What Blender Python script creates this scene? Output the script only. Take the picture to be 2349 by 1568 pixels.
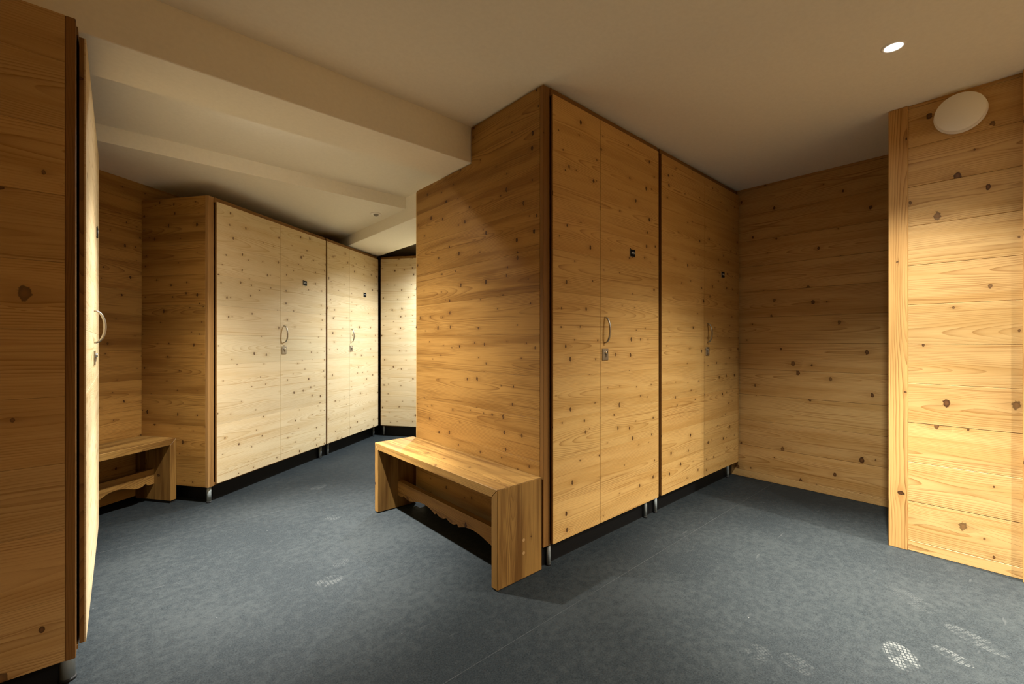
import bpy, bmesh, math, random
from mathutils import Vector, Matrix

# ------------------------------------------------------------------ scene, camera, exposure, world
scene = bpy.context.scene
for o in list(bpy.data.objects):
    bpy.data.objects.remove(o)
COL = scene.collection
PI = math.pi
CAM_ANGLE = math.radians(48.22)            # viewing direction in the room's own axes
B_ANGLE = math.radians(48.22 - 12.325)     # the rear locker row is turned against the front one
CAM_H = 1.13

cam_data = bpy.data.cameras.new('camera')
cam_data.sensor_width = 36.0
cam_data.lens = 1010.3 / 2349 * 36.0
cam_data.clip_start = 0.02
cam = bpy.data.objects.new('camera', cam_data)
COL.objects.link(cam)
cam.location = (0, 0, CAM_H)
cam.rotation_euler = (PI / 2, 0, CAM_ANGLE - PI / 2)
scene.camera = cam

scene.view_settings.view_transform = 'Standard'
scene.view_settings.look = 'None'
scene.view_settings.gamma = 1.0
scene.view_settings.use_curve_mapping = False
scene.view_settings.exposure = 0.59
scene.cycles.max_bounces = 14
scene.cycles.diffuse_bounces = 8

world = bpy.data.worlds.new('world')
scene.world = world
world.use_nodes = True
world.node_tree.nodes['Background'].inputs[0].default_value = (0.0, 0.0, 0.0, 1)
world.node_tree.nodes['Background'].inputs[1].default_value = 0.0

# ceiling downlights: (x, y, z of the ceiling there, core, halo and spill watts, colour, core and halo cone degrees, label)
H_MAIN, H_MID, H_LOW, H_FAR = 2.411, 2.372, 2.275, 2.30
BEAM_Z, BEAM2_Z = 2.196, 2.168
DOWNLIGHTS = [
    (2.508, 0.322, H_MAIN, 860, 215, 10, (1.0, 0.96, 0.87), 58, 108,
     'lit round downlight in the ceiling before the round white vent'),
    (0.66, 2.60, H_MID, 980, 280, 36, (1.0, 0.97, 0.92), 57, 108,
     'round downlight in the raised ceiling bay behind the large beam'),
    (2.60, 3.88, H_FAR, 90, 250, 36, (0.85, 0.93, 1.0), 84, 142,
     'round downlight in the passage behind the lockers that touch the ceiling'),
    (3.135, -0.85, H_MAIN, 480, 110, 22, (1.0, 0.95, 0.86), 112, 150,
     'round downlight behind the boarded pier'),
    (1.90, -1.56, H_MAIN, 150, 330, 18, (1.0, 0.95, 0.86), 110, 152,  # added out-of-view lamp, only balances the light in the main room
     'added round fill downlight in the main ceiling near the rear wall'),
]

# ------------------------------------------------------------------ node helpers and materials
class NT:
    def __init__(self, name):
        self.m = bpy.data.materials.new(name)
        self.m.use_nodes = True
        self.t = self.m.node_tree
        self.t.nodes.clear()
        self.out = self.t.nodes.new('ShaderNodeOutputMaterial')
        self.b = self.t.nodes.new('ShaderNodeBsdfPrincipled')
        self.t.links.new(self.b.outputs[0], self.out.inputs[0])

    def put(self, sock, v):
        if isinstance(v, bpy.types.NodeSocket):
            self.t.links.new(v, sock)
        elif v is not None:
            if sock.type == 'RGBA' and len(v) == 3:
                v = (*v, 1)
            sock.default_value = v

    def new(self, typ, **kw):
        n = self.t.nodes.new(typ)
        for k, v in kw.items():
            setattr(n, k, v)
        return n

    def math(self, op, a, b=None, c=None, clamp=False):
        n = self.new('ShaderNodeMath', operation=op, use_clamp=clamp)
        for i, v in enumerate((a, b, c)):
            if v is not None:
                self.put(n.inputs[i], v)
        return n.outputs[0]

    def mapr(self, v, a, b, c=0.0, d=1.0, smooth=False):
        n = self.new('ShaderNodeMapRange', interpolation_type='SMOOTHSTEP' if smooth else 'LINEAR')
        for i, x in enumerate((v, a, b, c, d)):
            self.put(n.inputs[i], x)
        return n.outputs[0]

    def comb(self, x, y, z=0.0):
        n = self.new('ShaderNodeCombineXYZ')
        for i, v in enumerate((x, y, z)):
            self.put(n.inputs[i], v)
        return n.outputs[0]

    def noise(self, vec, scale=1.0, detail=2.0, rough=0.5):
        n = self.new('ShaderNodeTexNoise')
        self.put(n.inputs['Vector'], vec)
        n.inputs['Scale'].default_value = scale
        n.inputs['Detail'].default_value = detail
        n.inputs['Roughness'].default_value = rough
        return n.outputs[0]

    def mix(self, fac, a, b, mode='MIX'):
        n = self.new('ShaderNodeMix', data_type='RGBA', blend_type=mode)
        self.put(n.inputs[0], fac)
        self.put(n.inputs[6], a)
        self.put(n.inputs[7], b)
        return n.outputs[2]

    def bump(self, h, strength, dist):
        n = self.new('ShaderNodeBump')
        n.inputs['Strength'].default_value = strength
        n.inputs['Distance'].default_value = dist
        self.put(n.inputs['Height'], h)
        self.put(self.b.inputs['Normal'], n.outputs[0])


def wood(name, pale, late, streak, knot_in, knot_out, cell=(0.15, 0.10), prob=0.5,
         rk=(0.003, 0.010), freq=150.0, contrast=0.6, rough=0.55, streak_amt=0.5, bump=0.25):
    """Spruce board: UV is in metres, U along the grain, V across it."""
    g = NT(name)
    uv = g.new('ShaderNodeUVMap').outputs[0]
    sep = g.new('ShaderNodeSeparateXYZ')
    g.put(sep.inputs[0], uv)
    s, t = sep.outputs[0], sep.outputs[1]
    oi = g.new('ShaderNodeObjectInfo')
    tone = g.new('ShaderNodeSeparateColor')
    g.put(tone.inputs[0], oi.outputs['Color'])
    # knots
    vv = g.comb(g.math('DIVIDE', s, cell[0]), g.math('DIVIDE', t, cell[1]))
    vo = g.new('ShaderNodeTexVoronoi', voronoi_dimensions='2D')
    g.put(vo.inputs['Vector'], vv)
    vo.inputs['Scale'].default_value = 1.0
    vo.inputs['Randomness'].default_value = 1.0
    ps = g.new('ShaderNodeSeparateXYZ')
    g.put(ps.inputs[0], vo.outputs['Position'])
    ds = g.math('SUBTRACT', s, g.math('MULTIPLY', ps.outputs[0], cell[0]))
    dt = g.math('SUBTRACT', t, g.math('MULTIPLY', ps.outputs[1], cell[1]))
    rnd = g.new('ShaderNodeSeparateColor')
    g.put(rnd.inputs[0], vo.outputs['Color'])
    exists = g.math('LESS_THAN', rnd.outputs[1], prob)
    r2 = g.math('POWER', rnd.outputs[0], 2.2)
    rad = g.math('MULTIPLY', g.mapr(r2, 0, 1, rk[0], rk[1]), exists)
    rads = g.math('ADD', rad, 0.0001)
    wob = g.mapr(g.noise(g.comb(g.math('MULTIPLY', s, 90), g.math('MULTIPLY', t, 90)), 1.0, 1.0), 0, 1, 0.55, 1.6)
    dd = g.math('MULTIPLY', g.math('SQRT', g.math('ADD', g.math('POWER', ds, 2.0),
              g.math('POWER', g.math('MULTIPLY', dt, 0.66), 2.0))), wob)
    q = g.math('DIVIDE', dd, rads)
    kmask = g.mapr(q, 0.85, 1.12, 1.0, 0.0, True)
    kcore = g.mapr(q, 0.25, 0.95, 0.0, 1.0)
    # grain pushed aside by the knots
    ea = g.math('POWER', g.math('DIVIDE', ds, g.math('MULTIPLY', rads, 4.5)), 2.0)
    eb = g.math('POWER', g.math('DIVIDE', dt, g.math('MULTIPLY', rads, 2.2)), 2.0)
    gau = g.math('MULTIPLY', g.math('EXPONENT', g.math('MULTIPLY', g.math('ADD', ea, eb), -1.0)), exists)
    te = g.math('SUBTRACT', t, g.math('MULTIPLY', g.math('MULTIPLY', dt, gau), 0.85))
    warp = g.noise(g.comb(g.math('MULTIPLY', s, 1.15), g.math('MULTIPLY', t, 5.0)), 1.0, 2.0)
    te = g.math('ADD', te, g.math('MULTIPLY', g.math('SUBTRACT', warp, 0.5), 0.045))
    fine = g.noise(g.comb(g.math('MULTIPLY', s, 9.0), g.math('MULTIPLY', t, 40.0)), 1.0, 1.0)
    te = g.math('ADD', te, g.math('MULTIPLY', g.math('SUBTRACT', fine, 0.5), 0.003))
    dn = g.noise(g.comb(g.math('MULTIPLY', s, 0.62), g.math('MULTIPLY', t, 1.2), 4.0), 1.0, 1.0)
    depth = g.mapr(dn, 0.3, 0.7, 0.002, 0.085)
    ring = g.math('SQRT', g.math('ADD', g.math('POWER', te, 2.0), g.math('POWER', depth, 2.0)))
    saw = g.math('FRACT', g.math('MULTIPLY', ring, freq))
    line = g.math('MULTIPLY', g.math('POWER', saw, 3.5), g.mapr(saw, 0.95, 1.0, 1.0, 0.0))
    hair = g.mapr(g.noise(g.comb(g.math('MULTIPLY', s, 0.8), g.math('MULTIPLY', te, 75.0), 6.0), 1.0, 2.0), 0.60, 0.70, 0.0, 1.0, True)
    mask = g.mapr(g.noise(g.comb(g.math('MULTIPLY', s, 2.2), g.math('MULTIPLY', t, 16.0), 9.0), 1.0, 2.0),
                  0.36, 0.62, 0.2, 1.0, True)
    fib = g.noise(g.comb(g.math('MULTIPLY', s, 14.0), g.math('MULTIPLY', t, 900.0)), 1.0, 1.0)
    band = g.noise(g.comb(g.math('MULTIPLY', s, 0.9), g.math('MULTIPLY', t, 11.0), 2.0), 1.0, 3.0, 0.6)
    col = g.mix(g.math('MULTIPLY', g.math('MULTIPLY', line, mask), contrast), pale, late)
    col = g.mix(g.math('MULTIPLY', g.mapr(band, 0.44, 0.66, 0, 1, True), streak_amt), col, streak)
    col = g.mix(g.math('MULTIPLY', hair, 0.5), col, late)
    col = g.mix(g.mapr(fib, 0.3, 0.7, 0.0, 0.16), col, late)
    col = g.mix(g.math('MULTIPLY', gau, 0.35), col, late)
    col = g.mix(g.math('MULTIPLY', kmask, g.mapr(rnd.outputs[2], 0, 1, 0.7, 1.0)),
                col, g.mix(kcore, knot_in, knot_out))
    tn = g.comb(tone.outputs[0], tone.outputs[1], tone.outputs[2])
    col = g.mix(1.0, col, tn, 'MULTIPLY')
    g.put(g.b.inputs['Base Color'], col)
    g.b.inputs['Roughness'].default_value = rough
    g.b.inputs['Specular IOR Level'].default_value = 0.25
    h = g.math('SUBTRACT', g.math('MULTIPLY', fib, 0.4), g.math('ADD', g.math('MULTIPLY', line, 0.8),
               g.math('MULTIPLY', kmask, 0.8)))
    g.bump(h, bump, 0.002)
    return g.m


def plain(name, col, rough=0.5, metal=0.0, spec=0.5, noise_amt=0.0, noise_scale=40.0):
    g = NT(name)
    if noise_amt:
        tc = g.new('ShaderNodeTexCoord').outputs['Object']
        n = g.noise(tc, noise_scale, 4.0)
        c2 = tuple(c * (1 - noise_amt) for c in col)
        g.put(g.b.inputs['Base Color'], g.mix(g.mapr(n, 0.3, 0.7), col, c2))
        g.bump(n, 0.08, 0.002)
    else:
        g.put(g.b.inputs['Base Color'], col)
    g.b.inputs['Roughness'].default_value = rough
    g.b.inputs['Metallic'].default_value = metal
    g.b.inputs['Specular IOR Level'].default_value = spec
    return g.m


def emitter(name, col, strength):
    g = NT(name)
    g.put(g.b.inputs['Base Color'], (0.8, 0.8, 0.8))
    g.put(g.b.inputs['Emission Color'], col)
    g.b.inputs['Emission Strength'].default_value = strength
    return g.m


def floor_material():
    g = NT('grey_sheet_floor')
    pos = g.new('ShaderNodeTexCoord').outputs['Object']
    n1 = g.noise(pos, 1.3, 4.0, 0.6)
    n2 = g.noise(pos, 30.0, 5.0, 0.7)
    n3 = g.noise(pos, 170.0, 4.0, 0.75)
    base = g.mix(g.mapr(n3, 0.30, 0.70), (0.0048, 0.0063, 0.0071), (0.027, 0.0325, 0.0345))
    dusty = g.mapr(g.math('ADD', g.math('MULTIPLY', n1, 0.45), g.math('MULTIPLY', n2, 0.55)), 0.42, 0.62, 0.04, 0.46, True)
    base = g.mix(dusty, base, (0.038, 0.043, 0.0425))
    # scuffs: short pale strokes
    mp = g.new('ShaderNodeMapping')
    g.put(mp.inputs['Vector'], pos)
    mp.inputs['Rotation'].default_value = (0, 0, 0.5)
    mp.inputs['Scale'].default_value = (5.0, 32.0, 1.0)
    sc = g.noise(mp.outputs[0], 1.0, 2.0)
    base = g.mix(g.mapr(sc, 0.70, 0.80, 0.0, 0.30, True), base, (0.085, 0.088, 0.085))
    # tiny bright specks
    vo = g.new('ShaderNodeTexVoronoi')
    g.put(vo.inputs['Vector'], pos)
    vo.inputs['Scale'].default_value = 11.0
    rs = g.new('ShaderNodeSeparateColor')
    g.put(rs.inputs[0], vo.outputs['Color'])
    sp = g.math('MULTIPLY', g.math('LESS_THAN', vo.outputs['Distance'], 0.018), g.math('LESS_THAN', rs.outputs[0], 0.35))
    base = g.mix(g.math('MULTIPLY', sp, 0.6), base, (0.35, 0.35, 0.33))
    # dusty boot prints: x, y, heading, length, width, strength
    for (px, py, rz, ln, wd, st) in ((2.10, 0.25, 0.35, 0.175, 0.10, 0.36), (2.24, 0.125, 1.16, 0.13, 0.06, 0.20),
                                     (2.43, 0.08, 1.04, 0.22, 0.08, 0.12), (1.74, 0.60, 1.0, 0.10, 0.09, 0.08),
                                     (1.78, 0.485, 1.15, 0.12, 0.09, 0.08), (0.745, 2.13, 0.0, 0.13, 0.09, 0.15),
                                     (0.85, 2.27, 0.85, 0.10, 0.08, 0.09), (1.16, 3.56, 0.4, 0.14, 0.09, 0.12),
                                     (1.03, 2.88, -0.2, 0.10, 0.09, 0.10), (2.60, 0.27, 0.8, 0.22, 0.10, 0.06)):
        m = g.new('ShaderNodeMapping', vector_type='TEXTURE')
        g.put(m.inputs['Vector'], pos)
        m.inputs['Location'].default_value = (px, py, 0)
        m.inputs['Rotation'].default_value = (0, 0, rz)
        s3 = g.new('ShaderNodeSeparateXYZ')
        g.put(s3.inputs[0], m.outputs[0])
        e = g.math('ADD', g.math('POWER', g.math('DIVIDE', s3.outputs[0], ln / 2), 2.0),
                   g.math('POWER', g.math('DIVIDE', s3.outputs[1], wd / 2), 2.0))
        inside = g.mapr(e, 0.75, 1.05, 1.0, 0.0, True)
        v2 = g.new('ShaderNodeTexVoronoi', feature='DISTANCE_TO_EDGE', voronoi_dimensions='2D')
        g.put(v2.inputs['Vector'], g.comb(g.math('MULTIPLY', s3.outputs[0], 62.0), g.math('MULTIPLY', s3.outputs[1], 85.0)))
        v2.inputs['Scale'].default_value = 1.0
        v2.inputs['Randomness'].default_value = 0.25
        lug = g.mapr(v2.outputs['Distance'], 0.10, 0.2, 0.0, 1.0)
        patch = g.mapr(g.noise(m.outputs[0], 22.0, 2.0), 0.40, 0.58, 0.1, 1.0, True)
        f = g.math('MULTIPLY', g.math('MULTIPLY', inside, lug), g.math('MULTIPLY', patch, st))
        base = g.mix(f, base, (0.22, 0.225, 0.21))
    g.put(g.b.inputs['Base Color'], base)
    g.b.inputs['Roughness'].default_value = 0.62
    g.b.inputs['Specular IOR Level'].default_value = 0.05
    g.bump(g.math('ADD', n3, g.math('MULTIPLY', n2, 0.4)), 0.12, 0.002)
    return g.m


KI, KO = (0.085, 0.033, 0.009), (0.022, 0.008, 0.002)
M = {}
M['wall'] = wood('spruce_wall_board', (0.60, 0.385, 0.150), (0.25, 0.110, 0.022), (0.42, 0.230, 0.060), (0.14, 0.060, 0.018), (0.045, 0.018, 0.005),
                 cell=(0.24, 0.12), prob=0.42, rk=(0.004, 0.016), freq=130, contrast=0.95, streak_amt=0.5)
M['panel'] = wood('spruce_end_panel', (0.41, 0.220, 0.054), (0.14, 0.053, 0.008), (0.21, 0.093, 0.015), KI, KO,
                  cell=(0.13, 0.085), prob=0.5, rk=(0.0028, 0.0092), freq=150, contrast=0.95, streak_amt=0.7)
M['door'] = wood('spruce_door_board', (0.60, 0.375, 0.128), (0.25, 0.110, 0.020), (0.43, 0.235, 0.058), KI, KO,
                 cell=(0.14, 0.095), prob=0.5, rk=(0.0028, 0.0092), freq=150, contrast=0.9, streak_amt=0.5)
M['pale'] = wood('pale_spruce_door_board', (0.70, 0.570, 0.345), (0.42, 0.25, 0.09), (0.60, 0.44, 0.22),
                 (0.14, 0.060, 0.021), (0.050, 0.020, 0.007),
                 cell=(0.12, 0.085), prob=0.5, rk=(0.0035, 0.0095), freq=150, contrast=0.75, streak_amt=0.5)
M['bench'] = wood('oiled_spruce_bench', (0.32, 0.178, 0.046), (0.075, 0.029, 0.005), (0.105, 0.044, 0.008), KI, KO,
                  cell=(0.3, 0.12), prob=0.35, rk=(0.004, 0.012), freq=170, contrast=0.95, streak_amt=0.85)
M['stile'] = wood('brown_spruce_edge', (0.26, 0.130, 0.034), (0.10, 0.040, 0.008), (0.15, 0.065, 0.013), KI, KO,
                  cell=(0.5, 0.12), prob=0.3, rk=(0.003, 0.008), freq=190, contrast=0.85, streak_amt=0.5)
M['post'] = wood('spruce_corner_post', (0.58, 0.345, 0.120), (0.17, 0.065, 0.011), (0.42, 0.21, 0.055), KI, KO,
                 cell=(0.4, 0.12), prob=0.5, rk=(0.004, 0.012), freq=105, contrast=1.0, streak_amt=0.3)
M['corner'] = wood('flamed_spruce_corner', (0.40, 0.235, 0.085), (0.12, 0.048, 0.009), (0.26, 0.13, 0.035), KI, KO,
                   cell=(0.4, 0.12), prob=0.3, rk=(0.003, 0.007), freq=150, contrast=1.0, streak_amt=0.3)
M['dark'] = plain('dark_brown_edge', (0.10, 0.038, 0.012), 0.6, noise_amt=0.3)
M['black'] = plain('black_plinth', (0.008, 0.008, 0.008), 0.45, spec=0.3)
M['rubber'] = plain('black_rubber', (0.010, 0.010, 0.010), 0.7)
M['steel'] = plain('brushed_steel', (0.40, 0.37, 0.31), 0.36, metal=1.0)
M['foot'] = plain('zinc_foot', (0.33, 0.38, 0.39), 0.5, metal=0.3)
M['lockmetal'] = plain('satin_lock_metal', (0.36, 0.32, 0.25), 0.42, metal=0.85)
M['chrome'] = plain('bright_cylinder', (0.75, 0.74, 0.70), 0.2, metal=1.0)
M['hole'] = plain('keyhole_black', (0.004, 0.004, 0.004), 0.8)
M['plate'] = plain('black_number_plate', (0.004, 0.004, 0.005), 0.6, spec=0.15)
M['letter'] = plain('white_lettering', (0.8, 0.8, 0.78), 0.6)
M['ceiling'] = plain('painted_plaster', (0.88, 0.85, 0.745), 0.9, spec=0.1, noise_amt=0.04, noise_scale=60)
M['white'] = plain('white_plastic', (0.93, 0.91, 0.84), 0.45, spec=0.4)
M['grey'] = plain('grey_lens', (0.30, 0.28, 0.24), 0.35)
M['core'] = plain('dark_wall_core', (0.025, 0.015, 0.008), 0.9)
M['glow'] = emitter('lamp_glass', (1.0, 0.95, 0.86), 6.0)
M['plug'] = plain('pale_dowel', (0.36, 0.21, 0.075), 0.7)
M['weld'] = plain('floor_weld', (0.055, 0.060, 0.060), 0.6, spec=0.1, noise_amt=0.5, noise_scale=6)
M['floor'] = floor_material()

# ------------------------------------------------------------------ mesh helpers
def tag(o, label, cat, group=None):
    o['label'] = label
    o['category'] = cat
    if group:
        o['group'] = group
    return o


def structure(o, label=None):
    o['kind'] = 'structure'
    if label:
        o['label'] = label
    return o


def link(name, me, mat, parent=None, tone=None):
    o = bpy.data.objects.new(name, me)
    COL.objects.link(o)
    if mat is not None:
        me.materials.append(mat)
    if parent is not None:
        o.parent = parent
    t = tone if tone else (1, 1, 1)
    o.color = (*t, 1)
    return o


def empty(name, loc, rz=0.0, parent=None):
    o = bpy.data.objects.new(name, None)
    COL.objects.link(o)
    o.location = loc
    o.rotation_euler = (0, 0, rz)
    o.empty_display_size = 0.1
    if parent is not None:
        o.parent = parent
    return o


def set_uv(bm, grain, rng, centre=None):
    """UVs in metres: U along the grain axis, V across; each board is cut from another place in the log."""
    uvl = bm.loops.layers.uv.new('UVMap')
    bm.normal_update()
    du = rng.uniform(0, 40)
    dv = rng.uniform(-0.06, 0.06)
    los = [min(v.co[i] for v in bm.verts) for i in range(3)]
    his = [max(v.co[i] for v in bm.verts) for i in range(3)]
    mid = [(a + b) / 2 for a, b in zip(los, his)] if centre is None else centre
    for f in bm.faces:
        n = f.normal
        ax = max(range(3), key=lambda i: abs(n[i]))
        if ax == grain:
            a, b = [i for i in range(3) if i != grain]
            for l in f.loops:
                l[uvl].uv = (l.vert.co[a] * 0.6 + du + 3, l.vert.co[b] - mid[b] + dv + 0.02)
        else:
            b = [i for i in range(3) if i != grain and i != ax][0]
            for l in f.loops:
                l[uvl].uv = (l.vert.co[grain] + du + (5.0 * ax), l.vert.co[b] - mid[b] + dv)


def tone_of(rng, amt=0.12):
    k = 1.0 + rng.uniform(-amt, amt * 0.7)
    w = rng.uniform(-0.03, 0.03)
    return (min(1.0, k), min(1.0, k * (1 + w)), min(1.0, k * (1 + 2 * w)))


def box_bm(x0, x1, y0, y1, z0, z1, bevel=0.0, seg=1):
    bm = bmesh.new()
    vs = [bm.verts.new((x, y, z)) for x in (x0, x1) for y in (y0, y1) for z in (z0, z1)]
    for q in ((0, 1, 3, 2), (4, 6, 7, 5), (0, 4, 5, 1), (2, 3, 7, 6), (0, 2, 6, 4), (1, 5, 7, 3)):
        bm.faces.new([vs[i] for i in q])
    if bevel:
        bmesh.ops.bevel(bm, geom=list(bm.edges), offset=bevel, segments=seg, affect='EDGES')
    bmesh.ops.recalc_face_normals(bm, faces=bm.faces)
    return bm


def finish(name, bm, mat, parent=None, smooth=False, tone=None):
    me = bpy.data.meshes.new(name)
    bm.to_mesh(me)
    bm.free()
    if smooth:
        for p in me.polygons:
            p.use_smooth = True
    return link(name, me, mat, parent, tone)


def wbox(name, parent, x0, x1, y0, y1, z0, z1, grain, mat, bevel=0.0015, seed=None, tone=None, amt=0.12):
    """One wooden board."""
    rng = random.Random(seed if seed is not None else f'{name}{x0:.3f}{y0:.3f}{z0:.3f}{x1:.3f}')
    bm = box_bm(x0, x1, y0, y1, z0, z1, bevel)
    set_uv(bm, grain, rng)
    return finish(name, bm, M[mat], parent, tone=tone or tone_of(rng, amt))


def pbox(name, parent, x0, x1, y0, y1, z0, z1, mat, bevel=0.0):
    return finish(name, box_bm(x0, x1, y0, y1, z0, z1, bevel), M[mat], parent)


def prism_bm(poly, axis, a0, a1, bevel=0.0):
    """Extrude a 2D polygon (in the two axes other than `axis`, in order) between a0 and a1."""
    bm = bmesh.new()
    oth = [i for i in range(3) if i != axis]

    def mk(p, a):
        c = [0, 0, 0]
        c[oth[0]], c[oth[1]], c[axis] = p[0], p[1], a
        return bm.verts.new(c)
    lo = [mk(p, a0) for p in poly]
    hi = [mk(p, a1) for p in poly]
    bm.faces.new(lo)
    bm.faces.new(hi[::-1])
    n = len(poly)
    for i in range(n):
        bm.faces.new((lo[i], hi[i], hi[(i + 1) % n], lo[(i + 1) % n]))
    bmesh.ops.recalc_face_normals(bm, faces=bm.faces)
    if bevel:
        bmesh.ops.bevel(bm, geom=list(bm.edges), offset=bevel, segments=1, affect='EDGES')
    return bm


def wprism(name, parent, poly, axis, a0, a1, grain, mat, bevel=0.0015, seed=None, tone=None, amt=0.12):
    rng = random.Random(seed if seed is not None else f'{name}{poly}{a0}')
    bm = prism_bm(poly, axis, a0, a1, bevel)
    set_uv(bm, grain, rng)
    return finish(name, bm, M[mat], parent, tone=tone or tone_of(rng, amt))


def lathe(name, parent, prof, centre, axis, mat, seg=32, smooth=True):
    """Revolve (radius, height) pairs about `axis` (a unit vector) through `centre`."""
    bm = bmesh.new()
    rot = Vector((0, 0, 1)).rotation_difference(Vector(axis)).to_matrix()
    rings = []
    for r, h in prof:
        if r < 1e-6:
            rings.append([bm.verts.new(rot @ Vector((0, 0, h)) + Vector(centre))])
        else:
            rings.append([bm.verts.new(rot @ Vector((r * math.cos(2 * PI * k / seg), r * math.sin(2 * PI * k / seg), h))
                                       + Vector(centre)) for k in range(seg)])
    for a, b in zip(rings, rings[1:]):
        for k in range(seg):
            k2 = (k + 1) % seg
            if len(a) == 1:
                bm.faces.new((a[0], b[k], b[k2]))
            elif len(b) == 1:
                bm.faces.new((a[k], b[0], a[k2]))
            else:
                bm.faces.new((a[k], b[k], b[k2], a[k2]))
    bmesh.ops.recalc_face_normals(bm, faces=bm.faces)
    return finish(name, bm, M[mat], parent, smooth=smooth)


def tube(name, parent, pts, radii, mat, seg=12):
    bm = bmesh.new()
    rings = []
    n = len(pts)
    for i, p in enumerate(pts):
        p = Vector(p)
        d = (Vector(pts[min(i + 1, n - 1)]) - Vector(pts[max(i - 1, 0)])).normalized()
        a = Vector((1, 0, 0))
        b = d.cross(a).normalized()
        a = b.cross(d).normalized()
        rings.append([bm.verts.new(p + radii[i] * (math.cos(2 * PI * k / seg) * a * 1.25 + math.sin(2 * PI * k / seg) * b))
                      for k in range(seg)])
    for a, b in zip(rings, rings[1:]):
        for k in range(seg):
            bm.faces.new((a[k], a[(k + 1) % seg], b[(k + 1) % seg], b[k]))
    bm.faces.new(rings[0][::-1])
    bm.faces.new(rings[-1])
    bmesh.ops.recalc_face_normals(bm, faces=bm.faces)
    return finish(name, bm, M[mat], parent, smooth=True)


def text_mesh(name, parent, txt, size, x, y, z, mat):
    cu = bpy.data.curves.new('lettering', 'FONT')
    cu.body = txt
    cu.size = size
    cu.align_x = 'CENTER'
    cu.align_y = 'CENTER'
    cu.extrude = 0.0004
    tmp = bpy.data.objects.new('lettering_source', cu)
    COL.objects.link(tmp)
    dg = bpy.context.evaluated_depsgraph_get()
    me = bpy.data.meshes.new_from_object(tmp.evaluated_get(dg))
    bpy.data.objects.remove(tmp)
    bpy.data.curves.remove(cu)
    for v in me.vertices:
        v.co = Vector((v.co.x + x, y - v.co.z, v.co.y + z))
    me.materials.clear()
    me.name = name
    return link(name, me, M[mat], parent)

# ------------------------------------------------------------------ structure: floor, ceilings, walls
PITCH = 0.2125
fl = structure(pbox('floor', None, -0.9, 7.0, -2.6, 8.5, -0.12, -0.006, 'core'), 'grey sheet floor with dusty boot prints')
SEAMS = (-2.6, -0.76, 1.2375, 3.2375, 5.2375, 8.5)
for y0, y1 in zip(SEAMS, SEAMS[1:]):
    pbox('floor_sheet', fl, -0.9, 7.0, y0 + 0.001, y1 - 0.001, -0.006, 0.0, 'floor')
for y0 in SEAMS[1:-1]:
    pbox('weld_seam', fl, -0.9, 7.0, y0 - 0.001, y0 + 0.001, -0.006, 0.0002, 'weld')

structure(pbox('ceiling', None, -0.9, 4.9, -2.6, 2.125, H_MAIN, H_MAIN + 0.2, 'ceiling'), 'smooth painted main ceiling')
structure(pbox('ceiling_bay', None, -0.9, 1.847, 2.43, 3.44, H_MID, H_MID + 0.25, 'ceiling'), 'raised painted ceiling bay behind the beam')
structure(pbox('ceiling_lower', None, -0.9, 1.847, 3.44, 8.5, H_LOW, H_LOW + 0.35, 'ceiling'), 'lower painted ceiling above the rear lockers')
structure(pbox('ceiling_far', None, 2.35, 7.0, 2.43, 8.5, H_FAR, H_FAR + 0.32, 'ceiling'), 'painted ceiling over the far passage')
structure(pbox('trim_1', None, -0.9, 7.0, 2.12, 2.43, BEAM_Z, 2.62, 'ceiling', 0.003), 'deep painted ceiling beam')
structure(pbox('trim_2', None, 1.847, 2.35, 2.43, 8.5, BEAM2_Z, 2.62, 'ceiling', 0.003), 'broad painted ceiling beam over the rear passage')


def board_wall(name, label, origin, rz, length, height, first=0.056, base=0.0, mat='wall', joint=0.0010, bev=0.0015, core_t=0.12, seedtag=None):
    """Boarded wall: local x along the wall, boards on the -y side, front face at y=0."""
    w = pbox(name, None, 0, length, 0.016, core_t, base, height, 'core')
    w.location = origin
    w.rotation_euler = (0, 0, rz)
    structure(w, label)
    zs = [base] if first > base + 0.01 else []
    z = first
    while z < height - 0.01:
        zs.append(z)
        z += PITCH
    zs.append(height)
    for i, (a, b) in enumerate(zip(zs, zs[1:])):
        dz = (0.0005 if i % 2 else -0.0004) if bev > 0.001 else 0.0
        wbox('plank', w, 0.0, length, dz, 0.017, a + joint / 2, b - joint / 2, 0, mat, bev,
             seed=f'{name}{i}')
    return w

# boards face: right pier (plane x=3.20, facing -x), recess wall (x=3.92), alcove wall in the turned frame
wr = board_wall('wall_right', 'short pier of wide horizontal spruce boards', (3.204, 0.352, 0), -PI / 2, 0.66, H_MAIN)
wc = board_wall('wall_recess', 'shaded recess wall of horizontal spruce boards', (3.92, 6.5, 0), -PI / 2, 6.2, H_MAIN, core_t=0.2)


def bpt(u, v, z=0.0):
    c, s = math.cos(B_ANGLE), math.sin(B_ANGLE)
    return Vector((u * c - v * s, u * s + v * c, z))

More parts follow.
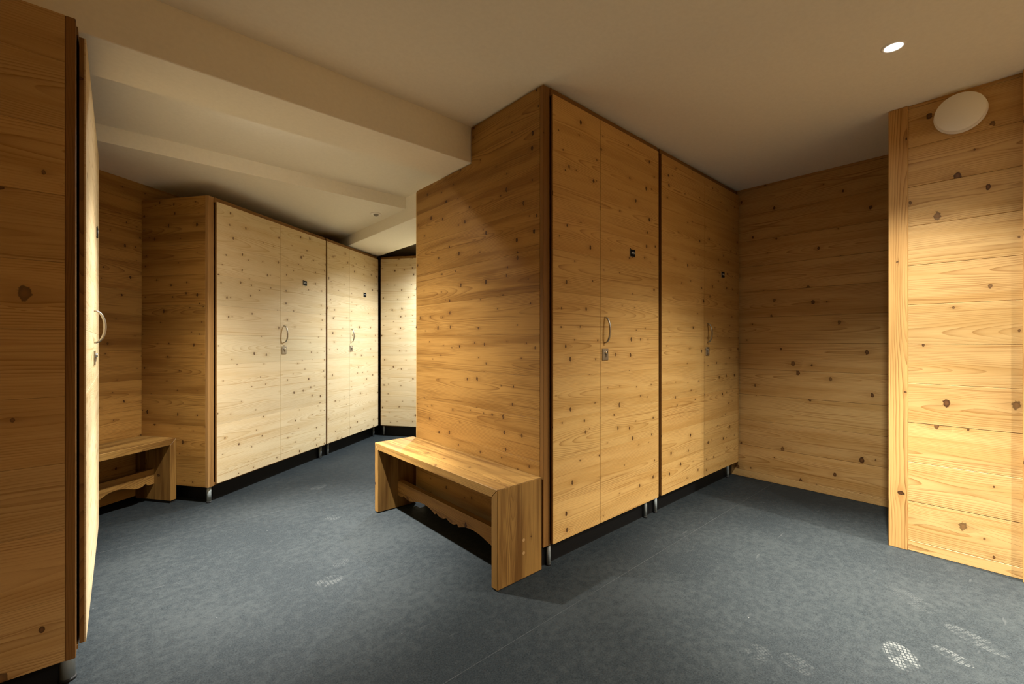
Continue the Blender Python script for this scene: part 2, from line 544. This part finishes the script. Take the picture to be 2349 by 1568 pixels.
wb = board_wall('wall_alcove', 'boarded wall behind the rear bench', bpt(1.3, 3.306), B_ANGLE, 4.3, 2.30, first=0.03 + PITCH * 0.9, base=0.03,
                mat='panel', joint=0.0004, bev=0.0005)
board_wall('wall_left', 'boarded wall beside the near locker', (-0.73, -2.5, 0), PI / 2, 6.2, H_MAIN)
board_wall('wall_rear', 'boarded wall behind the camera', (4.8, -2.5, 0), PI, 5.6, H_MAIN)
board_wall('wall_side', 'boarded wall beyond the pier', (4.8, 0.42, 0), -PI / 2, 2.95, H_MAIN)
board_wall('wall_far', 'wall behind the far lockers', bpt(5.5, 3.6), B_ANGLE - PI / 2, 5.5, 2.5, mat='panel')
pbox('pier_core', None, 3.34, 4.05, 0.30, 0.425, 0, H_MAIN, 'core')
structure(bpy.data.objects['pier_core'], 'return of the pier beside the recess')
bpy.data.objects['pier_core'].name = 'wall_return'
structure(pbox('wall_pier_end', None, 3.34, 4.75, -0.30, -0.18, 0, H_MAIN, 'core'), 'hidden end of the pier')

post = wbox('trim_3', None, 3.194, 3.32, 0.352, 0.432, 0, H_MAIN - 0.001, 2, 'post', 0.002, seed='post4')
structure(post, 'pale vertical corner post of the pier')
fr = wbox('trim_4', None, 3.172, 3.32, -0.42, -0.056, 0, H_MAIN - 0.001, 2, 'post', 0.002, seed='frm')
structure(fr, 'vertical timber frame at the outer end of the pier')

# ------------------------------------------------------------------ downlights
def downlight(x, y, z, core, halo, spill, colour, cone, cone2, label):
    t = tag(empty('recessed_downlight', (x, y, z)), label, 'ceiling lamp', 'recessed ceiling downlights')
    lathe('trim_ring', t, [(0.032, -0.001), (0.033, -0.004), (0.041, -0.0035), (0.044, -0.0005), (0.044, 0.004), (0.032, 0.004)],
          (0, 0, 0), (0, 0, 1), 'white')
    lathe('lamp_glass', t, [(0.0, -0.0015), (0.032, -0.0015), (0.032, 0.003), (0.0, 0.003)], (0, 0, 0), (0, 0, 1), 'glow')
    # reflector beam and the weaker wide spill of the same lamp
    for nm, w, ang, bl in (('downlight_beam', core, cone, 1.0), ('downlight_halo', halo, cone2, 1.0),
                          ('downlight_spill', spill, 160, 1.0)):
        ld = bpy.data.lights.new(nm, 'SPOT')
        ld.energy = w
        ld.color = colour
        ld.spot_size = math.radians(ang)
        ld.spot_blend = bl
        ld.shadow_soft_size = 0.022
        lo = bpy.data.objects.new(nm, ld)
        COL.objects.link(lo)
        lo.parent = t
        lo.location = (0, 0, -0.012)

for d in DOWNLIGHTS:
    downlight(*d)

# ------------------------------------------------------------------ lockers
def arc_handle(door, x, z0, z1):
    pts, rad = [], []
    n = 18
    zc, hz = (z0 + z1) / 2, (z1 - z0) / 2
    for i in range(n + 1):
        a = -PI / 2 + PI * i / n
        pts.append((x, -0.036 * math.cos(a) ** 0.85 if math.cos(a) > 1e-6 else 0.0, zc + hz * math.sin(a)))
        rad.append(0.0038 + 0.0016 * math.cos(a))
    pts[0] = (x, 0.002, z0)
    pts[-1] = (x, 0.002, z1)
    tube('handle', door, pts, rad, 'steel')


def fit_door(door, x, zh0, zh1, zl):
    arc_handle(door, x, zh0, zh1)
    finish('lock_plate', box_bm(x - 0.027, x + 0.027, -0.005, 0.001, zl - 0.032, zl + 0.032, 0.0015), M['lockmetal'], door)
    lathe('lock_cylinder', door, [(0.0, 0.0085), (0.0075, 0.0085), (0.0088, 0.0072), (0.0088, 0.0)],
          (x + 0.003, -0.004, zl + 0.011), (0, -1, 0), 'chrome', 20)
    finish('lock_barrel', box_bm(x - 0.002, x + 0.008, -0.0075, -0.004, zl - 0.018, zl + 0.008, 0.0015), M['lockmetal'], door)
    finish('keyhole', box_bm(x - 0.0005, x + 0.0035, -0.0082, -0.006, zl - 0.012, zl + 0.006, 0.0004), M['hole'], door)


def number_plate(door, x, z, txt):
    finish('plate_holder', box_bm(x - 0.027, x + 0.025, -0.004, 0.001, z - 0.024, z + 0.022, 0.001), M['lockmetal'], door)
    finish('number_plate', box_bm(x - 0.023, x + 0.025, -0.0065, -0.003, z - 0.020, z + 0.022, 0.001), M['plate'], door)
    text_mesh('number_lettering', door, txt, 0.019, x + 0.001, -0.0069, z + 0.001, 'letter')
    lathe('screw', door, [(0.0, 0.003), (0.002, 0.0026), (0.003, 0.0)], (x - 0.024, -0.004, z + 0.024), (0, -1, 0), 'plate', 10)
    lathe('screw', door, [(0.0, 0.003), (0.002, 0.0026), (0.003, 0.0)], (x, -0.004, z - 0.025), (0, -1, 0), 'plate', 10)


def locker(label, origin, rz, width, depth, ztop, doors, z_door, mat, rowseed, end=False, row0=0.107,
           feet=(), notch=None, plinth_x0=0.0, zb=0.117, body_top=None, foot_r=0.0105, panel_len=None, end_mat='panel', stile_mat='stile'):
    """Local axes: x along the front, y into the cabinet (door face y=0), z up."""
    t = tag(empty('locker', origin, rz), label, 'locker', 'tall wooden ski-room lockers')
    bt = body_top if body_top else ztop
    x0 = 0.022 if end else 0.0015
    # cabinet body; where a notch is given the rear part is lower so that the beam clears it
    if notch:
        poly = [(0.040, zb), (depth, zb), (depth, notch[2]), (notch[0], notch[2]), (notch[0], ztop), (0.040, ztop)]
        wprism('body', t, poly, 0, x0, width - 0.001, 0, 'stile', 0.0)
    else:
        wbox('body', t, x0, width - 0.001, 0.040, depth, zb, ztop, 0, 'stile', 0.0, amt=0.03)
    pbox('plinth', t, plinth_x0, width - 0.001, 0.062, depth - 0.03, 0.0, zb, 'black')
    for fx in feet:
        f = lathe('foot', t, [(0.0, 0.010), (foot_r, 0.010), (foot_r, zb), (0.0, zb)], (fx, 0.046, 0), (0, 0, 1), 'foot', 20)
        lathe('foot_pad', f, [(0.0, 0.0), (foot_r * 1.15, 0.0), (foot_r * 1.15, 0.010), (0.0, 0.010)], (fx, 0.046, 0), (0, 0, 1), 'rubber', 16)
    # top and bottom rails and dividers in front of the body, behind the doors
    wbox('top_rail', t, x0 + 0.025, width - 0.001, 0.019, 0.040, z_door[1] - 0.004, ztop, 0, 'stile', 0.0006)
    wbox('bottom_rail', t, x0 + 0.025, width - 0.001, 0.019, 0.040, zb, z_door[0] + 0.006, 0, 'stile', 0.0006)
    z0, z1 = z_door[0] + 0.0065, z_door[1] - 0.0045
    wbox('divider', t, doors[-1][1] - 0.012, width - 0.001, 0.020, 0.040, z0, z1, 2, 'stile', 0.0006)
    if not end:
        wbox('divider', t, 0.0015, doors[0][0] + 0.012, 0.020, 0.040, z0, z1, 2, 'stile', 0.0006)
    if end:
        pl = panel_len if panel_len else depth
        wbox('stile', t, 0.0, 0.046, 0.022, 0.046, zb - 0.004, ztop, 2, stile_mat, 0.0015)
        if notch:
            poly = [(0.046, zb), (pl, zb), (pl, notch[1]), (notch[0], notch[1]), (notch[0], ztop), (0.046, ztop)]
            ep = wprism('end_panel', t, poly, 0, 0.0065, 0.0215, 1, 'stile', 0.0)
            wbox('edge_strip', ep, 0.0, 0.0215, pl, pl + 0.008, zb, notch[1] - 0.006, 2, 'door', 0.0008)
        else:
            ep = wbox('end_panel', t, 0.0065, 0.0215, 0.046, pl, zb, ztop, 1, 'stile', 0.0)
        zs = [zb - 0.002]
        z = row0 + PITCH
        while z < ztop - 0.02:
            zs.append(z)
            z += PITCH
        zs.append(ztop)
        j = 0.0006
        for i, (a, b) in enumerate(zip(zs, zs[1:])):
            a, b = a + j / 2, b - j / 2
            sd = f'{rowseed}end{i}'
            y0, y1 = 0.0465, pl
            if notch and b > notch[1]:
                if a >= notch[1]:
                    wbox('plank', ep, 0.0, 0.0066, y0, notch[0], a, b, 1, end_mat, 0.0005, seed=sd, amt=0.16)
                else:
                    poly = [(y0, a), (y1, a), (y1, notch[1]), (notch[0], notch[1]), (notch[0], b), (y0, b)]
                    wprism('plank', ep, poly, 0, 0.0, 0.0066, 1, end_mat, 0.0005, seed=sd, amt=0.16)
            else:
                wbox('plank', ep, 0.0, 0.0066, y0, y1, a, b, 1, end_mat, 0.0005, seed=sd, amt=0.16)
    for k, dspec in enumerate(doors):
        dx0, dx1, fit = dspec
        zd0, zd1 = z_door
        d = wbox('door', t, dx0, dx1, 0.0042, 0.0168, zd0, zd1, 2, 'stile', 0.0008)
        zs = [zd0]
        z = row0 + PITCH
        while z < zd1 - 0.02:
            zs.append(z)
            z += PITCH
        zs.append(zd1)
        for i, (a, b) in enumerate(zip(zs, zs[1:])):
            wbox('plank', d, dx0 + 0.0002, dx1 - 0.0002, 0.0, 0.0044, a + 0.0002, b - 0.0002, 0, mat, 0.00045,
                 seed=f'{rowseed}{i}', amt=0.07)
        if fit:
            hx, px, txt = fit
            fit_door(d, hx, 1.127, 1.268, 1.060)
            number_plate(d, px, 1.664, txt)
    return t

# lockers that reach the ceiling, end panel towards the front bench
YD = 1.497
locker('ceiling-high two-door spruce locker with the broad plank end panel behind the front bench',
       (1.565, YD, 0), 0.0, 1.067, 1.225, 2.402,
       [(0.047, 0.427, None), (0.4305, 1.047, (0.472, 0.742, 'N°5'))], (0.124, 2.364), 'door', 'cA', end=True,
       feet=(0.062, 0.965), notch=(0.618, 2.190, 2.155), plinth_x0=0.03, panel_len=1.262)
locker('ceiling-high two-door spruce locker built against the recess wall',
       (2.632, YD, 0), 0.0, 1.284, 0.60, 2.402,
       [(0.020, 0.6345, None), (0.638, 1.274, (0.682, 0.952, 'N°6'))], (0.124, 2.364), 'door', 'cB',
       feet=(0.02, 1.16))
# the turned row at the rear
locker('pale two-door locker with dark end panel beside the rear bench',
       bpt(2.546, 2.702), B_ANGLE, 1.290, 0.602, 2.153,
       [(0.051, 0.663, None), (0.6665, 1.280, (0.709, 0.971, 'N°3'))], (0.129, 2.121), 'pale', 'bA', end=True,
       feet=(0.030, 1.254), plinth_x0=0.075, row0=0.117, foot_r=0.014, stile_mat='corner')
locker('pale two-door locker in the rear row meeting the far corner locker',
       bpt(3.836, 2.702), B_ANGLE, 1.010, 0.598, 2.153,
       [(0.012, 0.386, None), (0.3895, 0.992, (0.424, 0.692, 'N°2'))], (0.129, 2.121), 'pale', 'bB',
       feet=(0.084, 0.965), row0=0.117)
locker('pale corner locker set at right angles to the rear locker row',
       bpt(4.842, 2.692), B_ANGLE - PI / 2, 1.27, 0.60, 2.153,
       [(0.018, 0.630, None), (0.634, 1.25, (0.672, 0.94, 'N°1'))], (0.129, 2.124), 'pale', 'bC',
       feet=(0.036, 1.2), row0=0.117)
# near locker at the left, doors facing the passage
locker('locker with knotty end panel and bow handle, across the passage from the front bench',
       (-0.081, 1.993, 0), PI / 2, 1.367, 0.52, 2.170,
       [(0.063, 0.660, None), (0.664, 1.354, (0.697, 0.962, 'N°8'))], (0.125, 2.147), 'pale', 'lA', end=True,
       feet=(0.10, 1.25), plinth_x0=0.10, foot_r=0.019, end_mat='wall')

# ------------------------------------------------------------------ benches
def half_profile(q):
    """Depth of the carved lower edge of the rail, q = 0 in the middle, 1 at the end."""
    pts = [(0, .80), (.02, .86), (.06, .94), (.10, .965), (.14, .93), (.172, .84), (.185, .80), (.20, .93), (.215, .945),
           (.25, .86), (.31, .755), (.38, .695), (.45, .685), (.53, .73), (.60, .82), (.66, .92), (.72, .99), (.78, 1.0),
           (.83, .94), (.862, .84), (.872, .85), (.895, .98), (.91, 1.0), (1.0, 1.0)]
    for (a, va), (b, vb) in zip(pts, pts[1:]):
        if q <= b:
            return va + (vb - va) * (q - a) / (b - a)
    return 1.0


def bench(label, origin, rz, length, depth, h, rail_y, rail_z, plugs, z0=0.0):
    """Local: x along the bench, y=0 the front edge, +y towards the wall."""
    t = tag(empty('bench', origin, rz), label, 'bench', 'spruce benches')
    th = 0.044
    H = h
    wprism('seat', t, [(0.0006, H), (length - 0.0006, H), (length - th, H - th + 0.0006), (th, H - th + 0.0006)], 1, 0, depth, 0, 'bench', 0.002,
           seed=f'seat{length:.3f}', tone=(1, 1, 1))
    for k in (0, 1):
        if k == 0:
            poly = [(0, z0 + 0.006), (th, z0 + 0.006), (th, H - th), (0, H - 0.0006)]
        else:
            poly = [(length, z0 + 0.006), (length - th, z0 + 0.006), (length - th, H - th), (length, H - 0.0006)]
        lg = wprism('leg', t, poly, 1, 0, depth, 2, 'bench', 0.002, seed=f'leg{k}{length:.3f}', tone=(0.92, 0.9, 0.88))
        xa = 0.004 if k == 0 else length - th + 0.004
        pbox('foot_pad', lg, xa, xa + th - 0.008, 0.006, depth - 0.006, 0.0, z0 + 0.007, 'rubber')
        if plugs and k == plugs - 1:
            for zz in (0.188, 0.126):
                xx = 0.0 if k == 0 else length
                lathe('dowel_plug', lg, [(0.0, 0.0004), (0.0078, 0.0004), (0.0080, 0.0)], (xx, rail_y + 0.018, zz),
                      (-1 if k == 0 else 1, 0, 0), 'plug', 18, smooth=False)
    # carved rail
    a, b = th, length - th
    n = 150
    hgt = rail_z[1] - rail_z[0]
    poly = [(a, rail_z[1]), (b, rail_z[1])]
    for i in range(n + 1):
        x = b + (a - b) * i / n
        q = abs(x - (a + b) / 2) / ((b - a) / 2)
        poly.append((x, rail_z[1] - hgt * half_profile(q)))
    rng = random.Random('rail' + label)
    bm = prism_bm(poly, 1, rail_y, rail_y + 0.036)
    set_uv(bm, 0, rng)
    finish('carved_rail', bm, M['bench'], t, tone=(1, 0.97, 0.94))
    return t

# front bench: length along world y, front faces -x : local x -> -y, local y -> +x
bench('spruce bench with a carved rail in front of the ceiling-high plank end panel',
      (1.275, 2.800, 0), -PI / 2, 1.274, 0.286, 0.461, 0.145, (0.088, 0.186), 2)
# rear bench in the alcove; its end stands against the locker end panel
bench('spruce bench with a carved rail in the alcove before the dark boarded wall',
      bpt(1.596, 2.993), B_ANGLE, 0.948, 0.308, 0.452, 0.142, (0.130, 0.236), 0, z0=0.012)

# ------------------------------------------------------------------ small fittings
vent = tag(empty('round_vent', (3.204, 0.152, 2.293)), 'round white disc vent cover high on the boarded pier', 'vent')
lathe('vent_base', vent, [(0.0, 0.0), (0.098, 0.0), (0.099, 0.004), (0.098, 0.013), (0.094, 0.018), (0.075, 0.018), (0.0, 0.018)], (0, 0, 0), (-1, 0, 0), 'white', 56)
lathe('vent_disc', vent, [(0.0, 0.018), (0.070, 0.018), (0.070, 0.024), (0.090, 0.025), (0.0945, 0.028), (0.0945, 0.036), (0.090, 0.041), (0.0, 0.043)], (0, 0, 0), (-1, 0, 0), 'white', 56)

sens = tag(empty('motion_sensor', (1.715, 3.742, H_LOW)), 'small round motion sensor on the lower ceiling above the rear lockers', 'sensor')
lathe('sensor_ring', sens, [(0.0, 0.0), (0.047, 0.0), (0.048, -0.003), (0.044, -0.006), (0.0, -0.007)], (0, 0, 0), (0, 0, 1), 'white', 32)
lathe('sensor_dome', sens, [(0.023, -0.005), (0.022, -0.011), (0.018, -0.018), (0.011, -0.0225), (0.0, -0.024)], (0, 0, 0), (0, 0, 1), 'grey', 24)
